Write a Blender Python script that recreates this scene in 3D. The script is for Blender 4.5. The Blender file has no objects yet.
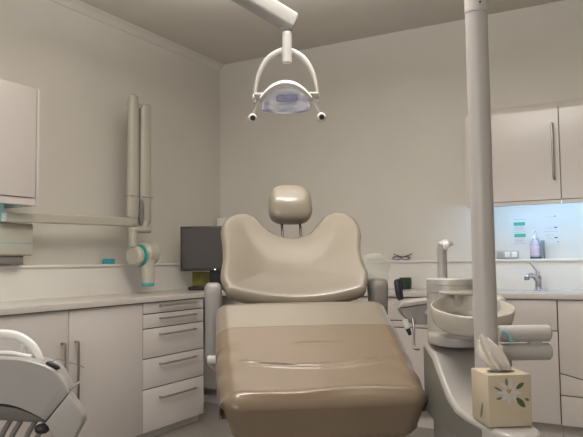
import bpy, bmesh, math, random
from mathutils import Vector, Matrix
random.seed(7)
S = bpy.context.scene
C = S.collection
PI = math.pi
YAW = math.radians(29.2)        # the camera looks this far left of the left wall's direction; the dental unit stands square to it
CHR = math.radians(36.27)       # turn of the patient chair on the floor
H = 1.105

# ------------------------------------------------------------------ materials
def mat(name, col, rough=0.5, metal=0.0, noise=0.0, nscale=6.0, bump=0.0, bscale=80.0, coat=0.0, emit=None, estr=0.0,
        trans=0.0, alpha=1.0, spec=0.5, col2=None, rnoise=0.0):
    m = bpy.data.materials.new(name); m.use_nodes = True
    nt = m.node_tree; b = nt.nodes['Principled BSDF']; L = nt.links
    b.inputs['Base Color'].default_value = (*col, 1)
    b.inputs['Roughness'].default_value = rough
    b.inputs['Metallic'].default_value = metal
    b.inputs['Coat Weight'].default_value = coat
    b.inputs['Coat Roughness'].default_value = 0.12
    b.inputs['Transmission Weight'].default_value = trans
    b.inputs['Alpha'].default_value = alpha
    b.inputs['Specular IOR Level'].default_value = spec
    tc = nt.nodes.new('ShaderNodeTexCoord')
    if noise > 0 or col2:
        n = nt.nodes.new('ShaderNodeTexNoise'); n.inputs['Scale'].default_value = nscale; n.inputs['Detail'].default_value = 4
        L.new(tc.outputs['Object'], n.inputs['Vector'])
        r = nt.nodes.new('ShaderNodeValToRGB')
        c2 = col2 or tuple(c * (1 - noise) for c in col)
        r.color_ramp.elements[0].color = (*c2, 1); r.color_ramp.elements[0].position = 0.35
        r.color_ramp.elements[1].color = (*col, 1); r.color_ramp.elements[1].position = 0.65
        L.new(n.outputs['Fac'], r.inputs['Fac']); L.new(r.outputs['Color'], b.inputs['Base Color'])
    if bump > 0:
        n2 = nt.nodes.new('ShaderNodeTexNoise'); n2.inputs['Scale'].default_value = bscale; n2.inputs['Detail'].default_value = 3
        L.new(tc.outputs['Object'], n2.inputs['Vector'])
        bp = nt.nodes.new('ShaderNodeBump'); bp.inputs['Strength'].default_value = bump; bp.inputs['Distance'].default_value = 0.01
        L.new(n2.outputs['Fac'], bp.inputs['Height']); L.new(bp.outputs['Normal'], b.inputs['Normal'])
    if emit:
        b.inputs['Emission Color'].default_value = (*emit, 1); b.inputs['Emission Strength'].default_value = estr
    return m

M = {}
M['wall'] = mat('wall_paint', (.66, .63, .575), .6, noise=.03, nscale=2.5, bump=.04, bscale=160)
M['ceil'] = mat('ceiling_paint', (.64, .61, .555), .8, noise=.02, nscale=2, bump=.03, bscale=120)
M['cove'] = mat('coving_paint', (.64, .61, .555), .7, noise=.02)
M['splash'] = mat('backsplash_laminate', (.76, .735, .69), .28, noise=.03, nscale=3)
M['floor'] = mat('vinyl_floor', (.27, .245, .22), .4, noise=.22, nscale=60, bump=.02, bscale=200)
M['cab'] = mat('cabinet_laminate', (.60, .555, .53), .22, noise=.02, nscale=3)
M['carc'] = mat('cabinet_carcass', (.60, .56, .52), .35, noise=.02)
M['gap'] = mat('shadow_recess', (.10, .09, .085), .8, noise=.1)
M['top'] = mat('worktop_laminate', (.58, .54, .50), .25, noise=.06, nscale=50)
M['steel'] = mat('brushed_steel', (.42, .39, .36), .32, metal=1, noise=.08, nscale=40)
M['rod'] = mat('dark_steel_rod', (.16, .14, .12), .45, metal=.6, noise=.1)
M['chrome'] = mat('chrome', (.62, .64, .66), .1, metal=1, noise=.02)
M['vinyl'] = mat('cream_vinyl', (.245, .212, .165), .28, noise=.03, nscale=5, bump=.015, bscale=60, coat=.5, spec=.4)
M['film'] = mat('tan_protective_plastic', (.21, .158, .110), .3, noise=.05, nscale=7, bump=.008, bscale=14, coat=.45, spec=.25)
M['film'].node_tree.nodes['Principled BSDF'].inputs['Coat Roughness'].default_value = .07
M['sheer'] = mat('clear_plastic_sleeve', (.52, .54, .48), .12, noise=.05, alpha=.26, bump=.3, bscale=25)
M['unit'] = mat('unit_shell', (.38, .36, .335), .3, noise=.02, coat=.25)
M['unitd'] = mat('unit_grey', (.37, .355, .335), .4, noise=.03)
M['bowl'] = mat('ceramic', (.54, .505, .45), .15, noise=.02, coat=.6)
M['pole'] = mat('pole_paint', (.47, .44, .42), .35, noise=.02)
M['lampw'] = mat('lamp_white', (.64, .62, .59), .25, noise=.02)
M['armw'] = mat('lamp_arm_grey', (.36, .345, .325), .3, noise=.02)
M['clearp'] = mat('clear_polycarbonate', (.75, .76, .77), .08, noise=.02, alpha=.10)
M['black'] = mat('black_rubber', (.018, .018, .02), .5, noise=.2)
M['screen'] = mat('screen_glass', (.06, .05, .045), .35, noise=.05, spec=.3)
M['bezel'] = mat('monitor_plastic', (.05, .043, .04), .4, noise=.1)
M['olive'] = mat('olive_card', (.22, .19, .035), .6, noise=.3, nscale=20)
M['xray'] = mat('xray_enamel', (.46, .43, .365), .32, noise=.02)
M['teal'] = mat('teal_plastic', (.04, .40, .38), .35, noise=.08)
M['tealglass'] = mat('teal_clear_acrylic', (.45, .72, .68), .1, noise=.03, alpha=.65)
M['tealblue'] = mat('teal_blue_rubber', (.03, .36, .42), .5, noise=.1)
M['tissue'] = mat('tissue_paper', (.80, .75, .69), .85, noise=.03)
M['card'] = mat('cream_card', (.54, .46, .34), .6, noise=.08, nscale=12)
M['petal'] = mat('lily_white_ink', (.56, .54, .50), .6, noise=.08, nscale=60)
M['leaf'] = mat('leaf_green_ink', (.10, .14, .045), .6, noise=.3, nscale=60)
M['leafd'] = mat('leaf_grey_ink', (.19, .20, .14), .6, noise=.3, nscale=60)
M['stamen'] = mat('orange_ink', (.55, .30, .08), .6, noise=.2, nscale=60)
M['green'] = mat('dark_green_plastic', (.015, .04, .022), .35, noise=.2)
M['navy'] = mat('dark_navy_plastic', (.02, .02, .035), .35, noise=.2)
M['hose'] = mat('grey_hose', (.20, .19, .18), .5, noise=.1)
M['specs'] = mat('plum_spectacle_plastic', (.10, .045, .06), .3, noise=.1)
M['lens'] = mat('spectacle_lens', (.75, .72, .70), .05, noise=.02, alpha=.3)
M['paper'] = mat('notice_paper', (.63, .625, .60), .4, noise=.02)
M['ink'] = mat('grey_ink', (.20, .25, .28), .6, noise=.1)
M['inkd'] = mat('dark_ink', (.04, .08, .10), .6, noise=.1)
M['greenink'] = mat('green_ink', (.05, .38, .24), .5, noise=.1)
M['soap'] = mat('soap_bottle_plastic', (.56, .54, .66), .12, noise=.03, alpha=.75)
M['label'] = mat('bottle_label', (.62, .55, .62), .5, noise=.1, nscale=30)
M['white'] = mat('white_plastic', (.78, .77, .75), .35, noise=.02)
M['sock'] = mat('socket_grey', (.42, .43, .42), .35, metal=.3, noise=.05)
M['blue'] = mat('pale_blue_hose', (.30, .55, .66), .3, noise=.05)
M['bluebox'] = mat('slate_blue_card', (.10, .17, .28), .5, noise=.1)
M['tube'] = mat('cool_tube', (.9, .95, 1), .5, emit=(.42, .68, 1.0), estr=42.0, noise=.01)
M['tube_dim'] = mat('cool_tube_dim', (.9, .95, 1), .5, emit=(.62, .90, 1.0), estr=22.0, noise=.01)
M['side'] = mat('flank_shade_grey', (.17, .165, .145), .45, noise=.05)
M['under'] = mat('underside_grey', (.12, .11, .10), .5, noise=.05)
M['carcd'] = mat('carcass_gap_shade', (.16, .145, .13), .5, noise=.05)  # base carcasses darkened: shade in the gaps between fronts put into the colour
M['forkw'] = mat('fork_grey_white', (.50, .485, .455), .3, noise=.02)
M['bars'] = mat('holder_grey', (.47, .45, .425), .35, noise=.03)
M['tray'] = mat('tray_grey', (.335, .32, .305), .35, noise=.03)
M['armdk'] = mat('taupe_rubber', (.23, .21, .185), .5, noise=.05)

def refl_mat():
    m = mat('reflector_painted_glints', (.6, .6, .7), .18, metal=.1)
    nt = m.node_tree; b = nt.nodes['Principled BSDF']; L = nt.links
    tc = nt.nodes.new('ShaderNodeTexCoord')
    n = nt.nodes.new('ShaderNodeTexNoise'); n.inputs['Scale'].default_value = 22; n.inputs['Detail'].default_value = 1
    mp = nt.nodes.new('ShaderNodeMapping'); mp.inputs['Scale'].default_value = (.6, 1, 1.6)
    L.new(tc.outputs['Object'], mp.inputs['Vector']); L.new(mp.outputs['Vector'], n.inputs['Vector'])
    r = nt.nodes.new('ShaderNodeValToRGB')  # bluish mottle of the dish, with its white highlights painted in as colour
    e = r.color_ramp.elements
    e[0].color = (.36, .35, .60, 1); e[0].position = .36
    e[1].color = (.92, .92, .97, 1); e[1].position = .62
    k = e.new(.48); k.color = (.62, .61, .72, 1)
    L.new(n.outputs['Fac'], r.inputs['Fac']); L.new(r.outputs['Color'], b.inputs['Base Color'])
    return m
M['refl'] = refl_mat()
M['dichro'] = mat('blue_dichroic_glass', (.07, .07, .42), .3, noise=.6, nscale=60)

# ------------------------------------------------------------------ geometry helpers
def box(bm, x0, x1, y0, y1, z0, z1, r=0.0, seg=2):
    v = [bm.verts.new((x, y, z)) for x in (x0, x1) for y in (y0, y1) for z in (z0, z1)]
    fs = [bm.faces.new([v[i] for i in q]) for q in ((0, 1, 3, 2), (4, 6, 7, 5), (0, 4, 5, 1), (2, 3, 7, 6), (0, 2, 6, 4), (1, 5, 7, 3))]
    bmesh.ops.recalc_face_normals(bm, faces=fs)
    if r > 0:
        es = list({e for f in fs for e in f.edges})
        bmesh.ops.bevel(bm, geom=es, offset=r, segments=seg, profile=.5, affect='EDGES')

def loft(bm, rings, cap=True, closed=True):
    vs = [[bm.verts.new(p) for p in r] for r in rings]
    n = len(rings[0]); fs = []
    for a, b in zip(vs, vs[1:]):
        for i in range(n if closed else n - 1):
            j = (i + 1) % n
            fs.append(bm.faces.new((a[i], a[j], b[j], b[i])))
    if cap and closed:
        fs.append(bm.faces.new(vs[0][::-1])); fs.append(bm.faces.new(vs[-1]))
    if closed: bmesh.ops.recalc_face_normals(bm, faces=fs)
    return vs

def basis(d):
    d = Vector(d).normalized()
    a = Vector((0, 0, 1)) if abs(d.z) < .9 else Vector((1, 0, 0))
    x = d.cross(a).normalized(); y = d.cross(x).normalized()
    return x, y

def tube(bm, pts, r, n=14, cap=True):
    pts = [Vector(p) for p in pts]
    rr = r if isinstance(r, (list, tuple)) else [r] * len(pts)
    x, y = basis(pts[1] - pts[0]); rings = []
    for i, p in enumerate(pts):
        d = (pts[min(i + 1, len(pts) - 1)] - pts[max(i - 1, 0)]).normalized()
        x = (x - d * x.dot(d)).normalized(); y = d.cross(x)
        rings.append([p + (x * math.cos(2 * PI * k / n) + y * math.sin(2 * PI * k / n)) * rr[i] for k in range(n)])
    loft(bm, rings, cap)

def smoothpath(pts, k=6, closed=False):
    P = [Vector(p) for p in pts]; n = len(P); out = []
    rng = range(n) if closed else range(n - 1)
    for i in rng:
        if closed: p0, p1, p2, p3 = P[i - 1], P[i], P[(i + 1) % n], P[(i + 2) % n]
        else: p0, p1, p2, p3 = P[max(i - 1, 0)], P[i], P[i + 1], P[min(i + 2, n - 1)]
        for j in range(k):
            t = j / k
            out.append(.5 * ((2 * p1) + (p2 - p0) * t + (2 * p0 - 5 * p1 + 4 * p2 - p3) * t * t + (3 * p1 - p0 - 3 * p2 + p3) * t ** 3))
    if not closed: out.append(P[-1])
    return out

def lathe(bm, prof, c, n=40, mtx=None, cap=True):
    c = Vector(c); rings = []
    for r, z in prof:
        ring = [Vector((r * math.cos(2 * PI * k / n), r * math.sin(2 * PI * k / n), z)) for k in range(n)]
        if mtx: ring = [mtx @ p for p in ring]
        rings.append([p + c for p in ring])
    loft(bm, rings, cap)

def cyl(bm, p, q, r, n=24, bev=0.0):
    p, q = Vector(p), Vector(q); d = (q - p).normalized()
    if bev: tube(bm, [p, p + d * .0001, p + d * bev, q - d * bev, q - d * .0001, q], [r - bev, r - bev, r, r, r - bev, r - bev], n)
    else: tube(bm, [p, q], r, n)

def prism(bm, poly, ax, d0, d1, bev=0.0):
    """poly: 2D points; ax 'x','y','z' = extrusion axis."""
    def P(u, v, d): return {'x': (d, u, v), 'y': (u, d, v), 'z': (u, v, d)}[ax]
    a = [bm.verts.new(P(u, v, d0)) for u, v in poly]; b = [bm.verts.new(P(u, v, d1)) for u, v in poly]
    n = len(poly); fs = [bm.faces.new(a[::-1]), bm.faces.new(b)]
    for i in range(n): fs.append(bm.faces.new((a[i], a[(i + 1) % n], b[(i + 1) % n], b[i])))
    bmesh.ops.recalc_face_normals(bm, faces=fs)
    if bev > 0:
        es = [e for e in (set(fs[0].edges) | set(fs[1].edges))]
        bmesh.ops.bevel(bm, geom=es, offset=bev, segments=3, profile=.5, affect='EDGES')

def superell(bm, c, h, e=4.0, n=40, m=24, mtx=None, shape=None):
    """rounded cushion: |x/a|^e ... all axes."""
    c = Vector(c); rings = []
    def sg(v, p): return math.copysign(abs(v) ** p, v)
    for i in range(m + 1):
        ph = -PI / 2 + PI * i / m
        ph = max(min(ph, PI / 2 - .02), -PI / 2 + .02)
        ring = []
        for k in range(n):
            th = 2 * PI * k / n
            q = Vector((h[0] * sg(math.cos(ph), 2 / e) * sg(math.cos(th), 2 / e), h[1] * sg(math.cos(ph), 2 / e) * sg(math.sin(th), 2 / e), h[2] * sg(math.sin(ph), 2 / e)))
            if shape: q = shape(q)
            if mtx: q = mtx @ q
            ring.append(q + c)
        rings.append(ring)
    loft(bm, rings)

def NB(): return bmesh.new()
BASE = {}
def obj(name, bm, m, parent=None, base=(0, 0, 0), sharp=35):
    b = Vector(BASE[parent.name] if parent else base)
    for v in bm.verts: v.co -= b
    me = bpy.data.meshes.new(name); bm.to_mesh(me); bm.free()
    me.materials.append(m)
    me.polygons.foreach_set('use_smooth', [True] * len(me.polygons))
    me.set_sharp_from_angle(angle=math.radians(sharp))
    o = bpy.data.objects.new(name, me); C.objects.link(o)
    if parent: o.parent = parent; BASE[o.name] = BASE[parent.name]
    else: BASE[o.name] = tuple(b)
    return o
def place(o, base, rz):
    o.location = Matrix.Rotation(rz, 4, 'Z') @ Vector(base); o.rotation_euler = (0, 0, rz)
def thing(name, label, cat, base=(0, 0, 0), rz=0.0, group=None):
    o = bpy.data.objects.new(name, None); C.objects.link(o); o.empty_display_size = .05
    BASE[o.name] = tuple(base); place(o, base, rz)
    o['label'] = label; o['category'] = cat
    if group: o['group'] = group
    return o
def solo(name, bm, m, label, cat, base=(0, 0, 0), rz=0.0, group=None):
    o = obj(name, bm, m, None, base); place(o, base, rz)
    o['label'] = label; o['category'] = cat
    if group: o['group'] = group
    return o
def struct(name, bm, m):
    o = obj(name, bm, m); o['kind'] = 'structure'; return o
def B(*a, **k):
    bm = NB(); box(bm, *a, **k); return bm

# ------------------------------------------------------------------ room
LW, BW, CE, RW, FW = -3.42, 4.82, 2.88, 1.7, -2.2
struct('floor', B(LW - .1, RW + .1, FW - .1, BW + .1, -.1, 0), M['floor'])
struct('ceiling', B(LW - .1, RW + .1, FW - .1, BW + .1, CE, CE + .1), M['ceil'])
struct('wall_left', B(LW - .1, LW, FW, BW + .1, 0, CE), M['wall'])
struct('wall_back', B(LW, RW + .1, BW, BW + .1, 0, CE), M['wall'])
struct('wall_right', B(RW, RW + .1, FW, BW, 0, CE), M['wall'])
struct('wall_front', B(LW, RW, FW - .1, FW, 0, CE), M['wall'])
# coving
def cove(bm, axis):
    prof = [(0, 0), (.055, 0), (.05, -.008), (.045, -.01), (.028, -.022), (.013, -.04), (.009, -.052), (.0, -.058)]
    if axis == 'l': prism(bm, [(LW + u, CE + v) for u, v in prof], 'y', FW, BW - .001)
    else: prism(bm, [(BW - u, CE + v) for u, v in prof], 'x', LW, RW)
bm = NB(); cove(bm, 'l'); struct('trim_1', bm, M['cove'])
# boxed service ledge behind the worktops
LZ = 1.10; LD = .085; WT = .892
bm = NB(); box(bm, LW, LW + LD, .9, BW, .6, LZ - .018); box(bm, LW, LW + LD + .012, .9, BW, LZ - .018, LZ, r=.003)
struct('trim_2', bm, M['splash'])
bm = NB(); box(bm, LW + LD + .0005, RW, BW - LD, BW, .6, LZ - .018); box(bm, LW + LD + .013, RW, BW - LD - .012, BW, LZ - .018, LZ, r=.003)
struct('trim_3', bm, M['splash'])

# ------------------------------------------------------------------ cabinets
FX = -2.82   # front plane of the left run
FY = 4.22    # front plane of the back run
def bar_handle(parent, p, q, out, name='handle', r=.0072):
    """square-ish bar handle with two posts; out = direction away from the front."""
    bm = NB(); p, q, out = Vector(p), Vector(q), Vector(out)
    d = (q - p).normalized()
    a, b = p + out * .03, q + out * .03
    path = [p, p + out * .022, p + out * .028 + d * .003, a + d * .010, b - d * .010, q + out * .028 - d * .003, q + out * .022, q]
    tube(bm, path, r, 10)
    return obj(name, bm, M['steel'], parent)

wt = solo('worktop', (lambda bm: (prism(bm, [(LW + LD, .9), (FX + .02, .9), (FX + .02, FY - .02), (RW - .002, FY - .02), (RW - .002, BW - LD), (LW + LD, BW - LD)], 'z', WT - .034, WT, bev=.003), bm)[1])(NB()),
          M['top'], 'off-white L-shaped worktop running along the left wall and round to the sink', 'worktop')

G = .0032
def left_cabinet(name, label, y0, y1, fronts):
    t = thing(name, label, 'cabinet', (FX, y0, 0))
    bm = NB(); box(bm, LW + LD + .001, FX - .021, y0 + .0005, y1 - .0005, .06, WT - .035)
    obj('body', bm, M['carcd'], t)
    bm = NB(); box(bm, LW + LD + .002, FX - .05, y0 + .001, y1 - .001, 0, .0595); obj('plinth', bm, M['carc'], t)
    for kind, a, b, z0, z1, h in fronts:
        bm = NB(); box(bm, FX - .02, FX, a + G, b - G, z0 + G, z1 - G, r=.002)
        f = obj(kind, bm, M['cab'], t)
        if h[0] == 'v': bar_handle(f, (FX, h[1], h[2]), (FX, h[1], h[3]), (1, 0, 0))
        else: bar_handle(f, (FX, h[2], h[1]), (FX, h[3], h[1]), (1, 0, 0), r=.0066)
    return t
left_cabinet('base_cabinet', 'white two-door base cabinet under the worktop at left', 1.97, 3.144,
             [('door', 1.97, 2.557, .055, .856, ('v', 2.507, .352, .678)), ('door', 2.557, 3.144, .055, .856, ('v', 2.60, .352, .678))])
zs = [.055, .32, .507, .692, .784, .856]
left_cabinet('drawer_cabinet', 'white cabinet with five drawers and horizontal bar handles', 3.144, 3.77,
             [('drawer', 3.144, 3.765, a, b, ('h', (a + b) / 2 + (.065 if b - a > .24 else .05 if b - a > .15 else .012), 3.30, 3.655)) for a, b in zip(zs, zs[1:])])
def back_cabinet(name, label, x0, x1, fronts):
    t = thing(name, label, 'cabinet', (x0, FY, 0))
    bm = NB(); box(bm, x0 + .0005, x1 - .0005, FY + .021, BW - LD - .001, .12, WT - .035); obj('body', bm, M['carcd'], t)
    bm = NB(); box(bm, x0 + .001, x1 - .001, FY + .06, BW - LD - .002, 0, .1195); obj('plinth', bm, M['cab'], t)
    for kind, poly in fronts:
        bm = NB(); prism(bm, poly, 'y', FY, FY + .02, bev=.002)
        obj(kind, bm, M['cab'], t)
    return t
def rect(a, b, z0, z1): return [(a + G, z0 + G), (b - G, z0 + G), (b - G, z1 - G), (a + G, z1 - G)]
back_cabinet('base_cabinet', 'white base cabinet in the far corner behind the left armrest', -3.334, -2.60, [('door', rect(-3.334, -2.60, .12, .856))])
back_cabinet('base_cabinet', 'white base cabinet hidden mostly behind the backrest', -2.60, -1.85, [('door', rect(-2.60, -2.225, .12, .856)), ('door', rect(-2.225, -1.85, .12, .856))])
back_cabinet('base_cabinet', 'white base cabinet with narrow rail seen between the chair and the spittoon column', -1.85, -1.16,
             [('drawer', rect(-1.85, -1.16, .70, .856)), ('rail', rect(-1.85, -1.16, .655, .70)), ('door', rect(-1.85, -1.16, .12, .655))])
back_cabinet('base_cabinet', 'white base cabinet below the tap, plain drawer over a door', -1.16, -.555,
             [('drawer', rect(-1.16, -.555, .67, .856)), ('door', rect(-1.16, -.555, .12, .67))])
x0, x1 = -.555, .05
back_cabinet('base_cabinet', 'white base cabinet with a slanted flap at the right edge', x0, x1,
             [('drawer', [(x0 + G, .422 + G), (x0 + .3, .352 + G), (x1 - G, .33 + G), (x1 - G, .856 - G), (x0 + G, .856 - G)]),
              ('flap', [(x0 + G, .298), (x1 - G, .275), (x1 - G, .33 - G), (x0 + .3, .352 - G), (x0 + G, .422 - G)]),
              ('door', [(x0 + G, .12), (x1 - G, .12), (x1 - G, .275 - 2 * G), (x0 + G, .298 - 2 * G)])])

# wall cabinets on the back wall
UY = 4.49
def wall_cab_back(label, x0, x1, hx):
    t = thing('wall_cabinet', label, 'cabinet', (x0, UY, 1.455), 0)
    bm = NB(); box(bm, x0 + .0005, x1 - .0005, UY + .021, BW - .001, 1.475, 2.10)
    obj('body', bm, M['carc'], t)
    bm = NB(); box(bm, x0 + .001, x1 - .001, UY + .004, UY + .03, 1.452, 1.4745); obj('pelmet', bm, M['cab'], t)
    prof = [(UY + .022, 1.478), (UY + .002, 1.478), (UY, 1.480), (UY, 2.058)]
    for k in range(1, 9):
        a = math.radians(60) * k / 8
        prof.append((UY + .05 * (1 - math.cos(a)), 2.058 + .05 * math.sin(a)))
    prof += [(UY + .04, 2.115), (UY + .05, 2.115), (UY + .05, 2.1005), (UY + .022, 2.1005)]
    bm = NB(); prism(bm, prof, 'x', x0 + G, x1 - G)
    d = obj('door', bm, M['cab'], t, sharp=20)
    bar_handle(d, (hx, UY, 1.61), (hx, UY, 1.965), (0, -1, 0))
    return t
wall_cab_back('white wall cabinet beside the pole with one vertical handle at its right', -1.14, -.54, -.578)
wall_cab_back('white wall cabinet cut off by the right edge of the view', -.54, .06, -.50 + .54)
t = thing('wall_cabinet', 'white wall cabinet high at left above the teal-trimmed control box', 'cabinet', (-3.08, 1.6, 1.44))
bm = NB(); box(bm, LW + .001, -3.101, 1.6, 2.545, 1.475, 2.105); obj('body', bm, M['carc'], t)
bm = NB(); box(bm, LW + .001, -3.075, 2.5455, 2.565, 1.435, 2.11, r=.002); obj('end_panel', bm, M['cab'], t)
bm = NB(); box(bm, -3.11, -3.09, 1.6, 2.545, 1.437, 1.4745); obj('pelmet', bm, M['cab'], t)
bm = NB(); box(bm, -3.10, -3.08, 2.05, 2.54, 1.480, 2.107, r=.002); obj('door', bm, M['cab'], t)
bm = NB(); box(bm, -3.10, -3.08, 1.6, 2.046, 1.480, 2.107, r=.002); obj('door', bm, M['cab'], t)
# strip lights
def strip(label, p0, p1, w, tm='tube'):
    t = thing('strip_light', label, 'light', p0)
    bm = NB(); d = Vector(p1) - Vector(p0); n = d.normalized()
    a, b = Vector(p0), Vector(p1)
    box(bm, min(a.x, b.x) - w[0], max(a.x, b.x) + w[0], min(a.y, b.y) - w[1], max(a.y, b.y) + w[1], 1.470, 1.475, r=.001); obj('housing', bm, M['white'], t)
    bm = NB(); cyl(bm, a + n * .02 - Vector((0, 0, .0015)), b - n * .02 - Vector((0, 0, .0015)), .0055, 12); obj('tube', bm, M[tm], t)
strip('cool white strip light under the wall cabinets above the tap', (-1.10, 4.54, 1.4665), (0.02, 4.54, 1.4665), (0, .014))
strip('cool white strip light under the left wall cabinet', (-3.14, 1.7, 1.4665), (-3.14, 2.36, 1.4665), (.014, 0), 'tube_dim')

# ------------------------------------------------------------------ x-ray unit on the left wall
t = thing('xray_unit', 'cream wall-mounted dental x-ray unit with folded arm and teal rings', 'x-ray machine', (LW, 2.55, 1.1))
ctl = obj('control_box', (lambda bm: (box(bm, LW + .001, -3.25, 2.05, 2.675, 1.155, 1.345, r=.014, seg=4), bm)[1])(NB()), M['xray'], t)
bm = NB(); box(bm, -3.2515, -3.2490, 2.05, 2.665, 1.226, 1.229); obj('seam', bm, M['teal'], ctl)
bm = NB(); box(bm, LW + .001, -3.27, 2.05, 2.62, 1.105, 1.1548, r=.004); obj('box_shadow', bm, M['hose'], t)  # dark block standing in for the shadow under the control box
bm = NB(); box(bm, LW + .001, -3.235, 2.40, 2.46, 1.3455, 1.46, r=.006); obj('mount', bm, M['tealglass'], t)
bm = NB(); box(bm, LW + .002, -3.235, 2.20, 2.395, 1.3455, 1.42, r=.006); obj('mount_cover', bm, M['tealglass'], t)
# horizontal arm
bm = NB(); ring = lambda y, zc, hh, hx: [(-3.215 + hx * u, y, zc + hh * v) for u, v in ((-1, -.8), (-.8, -1), (.8, -1), (1, -.8), (1, .8), (.8, 1), (-.8, 1), (-1, .8))]
loft(bm, [ring(2.44, 1.371, .024, .022), ring(2.46, 1.371, .026, .024), ring(3.4, 1.388, .030, .024), ring(3.50, 1.388, .030, .024), ring(3.51, 1.388, .027, .02)])
obj('horizontal_arm', bm, M['xray'], t)
# folded scissor arms
def sarm(name, y, hw, z0, z1, x, hx, top):
    bm = NB()
    def rg(z, w, k=1): return [(x + hx * k * math.cos(a) ** 1, y + w * (abs(math.sin(a)) ** .6) * (1 if math.sin(a) > 0 else -1), z) for a in [2 * PI * i / 16 + .001 for i in range(16)]]
    loft(bm, [rg(z0, hw * .75, .8), rg(z0 + .015, hw), rg(z0 + .25, hw), rg(z1 - .04, hw * top), rg(z1 - .01, hw * top * .95), rg(z1, hw * top * .6, .6)])
    return obj(name, bm, M['xray'], t)
sa = sarm('scissor_arm', 3.472, .048, 1.415, 2.29, -3.21, .03, .86)
bm = NB(); box(bm, -3.242, -3.178, 3.425, 3.511, 1.568, 1.5715); obj('seam', bm, M['hose'], sa)
sb = sarm('scissor_arm', 3.590, .056, 1.375, 2.245, -3.21, .034, .86)
bm = NB(); box(bm, -3.246, -3.174, 3.54, 3.644, 1.568, 1.5715); obj('seam', bm, M['hose'], sb)
bm = NB(); box(bm, -3.235, -3.20, 3.505, 3.547, 1.56, 2.24); obj('gap_shade', bm, M['hose'], t)  # dark strip standing in for the shade in the gap between the arms
bm = NB(); superell(bm, (-3.185, 3.53, 1.46), (.02, .018, .095), 2.6); obj('knuckle', bm, M['hose'], t)
bm = NB(); box(bm, -3.235, -3.19, 3.43, 3.62, 2.20, 2.24, r=.01); obj('elbow', bm, M['xray'], t)
# yoke and tube head
bm = NB(); box(bm, -3.20, -3.14, 3.405, 3.60, 1.315, 1.352, r=.014, seg=3); box(bm, -3.195, -3.145, 3.405, 3.46, 1.21, 1.34, r=.016, seg=3)
cyl(bm, (-3.18, 3.56, 1.335), (-3.18, 3.56, 1.40), .022)
obj('yoke', bm, M['xray'], t)
hx0 = -3.17
def disc(bm, y0, y1, z, r, bev=.012): cyl(bm, (hx0, y0, z), (hx0, y1, z), r, 36, bev)
bm = NB(); disc(bm, 3.502, 3.645, 1.168, .084, .03); obj('tube_head', bm, M['xray'], t)
bm = NB(); disc(bm, 3.425, 3.485, 1.152, .073, .016); obj('pivot_disc', bm, M['xray'], t)
bm = NB(); disc(bm, 3.4855, 3.5015, 1.156, .078, .003); obj('teal_ring', bm, M['teal'], t)['label'] = 'teal ring between the discs'
bm = NB(); tube(bm, [(hx0 + .02, 3.55, 1.12), (hx0 + .03, 3.548, 1.03), (hx0 + .035, 3.545, .962)], [.056, .048, .044], 28); cn = obj('cone', bm, M['xray'], t)
bm = NB(); tube(bm, [(hx0 + .0352, 3.545, .9615), (hx0 + .0365, 3.544, .944)], [.0445, .0435], 28); obj('tip', bm, M['teal'], cn)['label'] = 'teal end of the cone'
# teal sponge on the ledge
solo('sponge', B(LW + .03, LW + .075, 3.365, 3.442, LZ + .0005, LZ + .036, r=.003), M['tealblue'], 'small teal-blue block lying on the ledge left of the x-ray head', 'sponge', (LW + .05, 3.41, LZ))

# ------------------------------------------------------------------ monitor (corner)
def fr(lat, dep): return Vector((lat * math.cos(YAW) - dep * math.sin(YAW), lat * math.sin(YAW) + dep * math.cos(YAW), 0))
MD = 5.12; ml0, ml1 = -.862, -.40; mc = (ml0 + ml1) / 2 - .01
t = thing('monitor', 'black flat-screen monitor on the worktop in the far left corner', 'monitor', (mc, MD, WT), YAW)
bm = NB(); box(bm, ml0, ml1, MD - .015, MD + .03, 1.037, 1.382, r=.006); cs = obj('case', bm, M['bezel'], t)
bm = NB(); box(bm, ml0 + .016, ml1 - .016, MD - .0165, MD - .0145, 1.06, 1.366); obj('screen', bm, M['screen'], cs)
bm = NB(); box(bm, mc + .04, mc + .052, MD - .0165, MD - .0145, 1.044, 1.052); obj('power_light', bm, mat('white_led', (.8, .85, .8), .4, emit=(.9, 1, .9), estr=1.2), cs)
bm = NB(); box(bm, mc - .002, mc + .10, MD + .031, MD + .06, .915, 1.2, r=.006); obj('neck', bm, M['black'], t)
bm = NB(); box(bm, mc - .15, mc + .15, MD - .10, MD + .10, WT + .0005, .918, r=.008); obj('stand', bm, M['black'], t)
bm = NB(); box(bm, -.79, -.60, MD + .115, MD + .15, WT + .0005, 1.03, r=.002)
solo('folder', bm, M['olive'], 'olive-yellow folder standing behind the monitor foot', 'folder', (-.68, MD + .13, WT), YAW)
# small white plate high in the corner
bm = NB(); box(bm, LW + .02, LW + .125, BW - .09, BW - .0005, 1.37, 1.49, r=.004)
solo('wall_box', bm, M['white'], 'small off-white box on the wall above the monitor', 'wall box', (LW + .07, BW - .02, 1.37))

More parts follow.
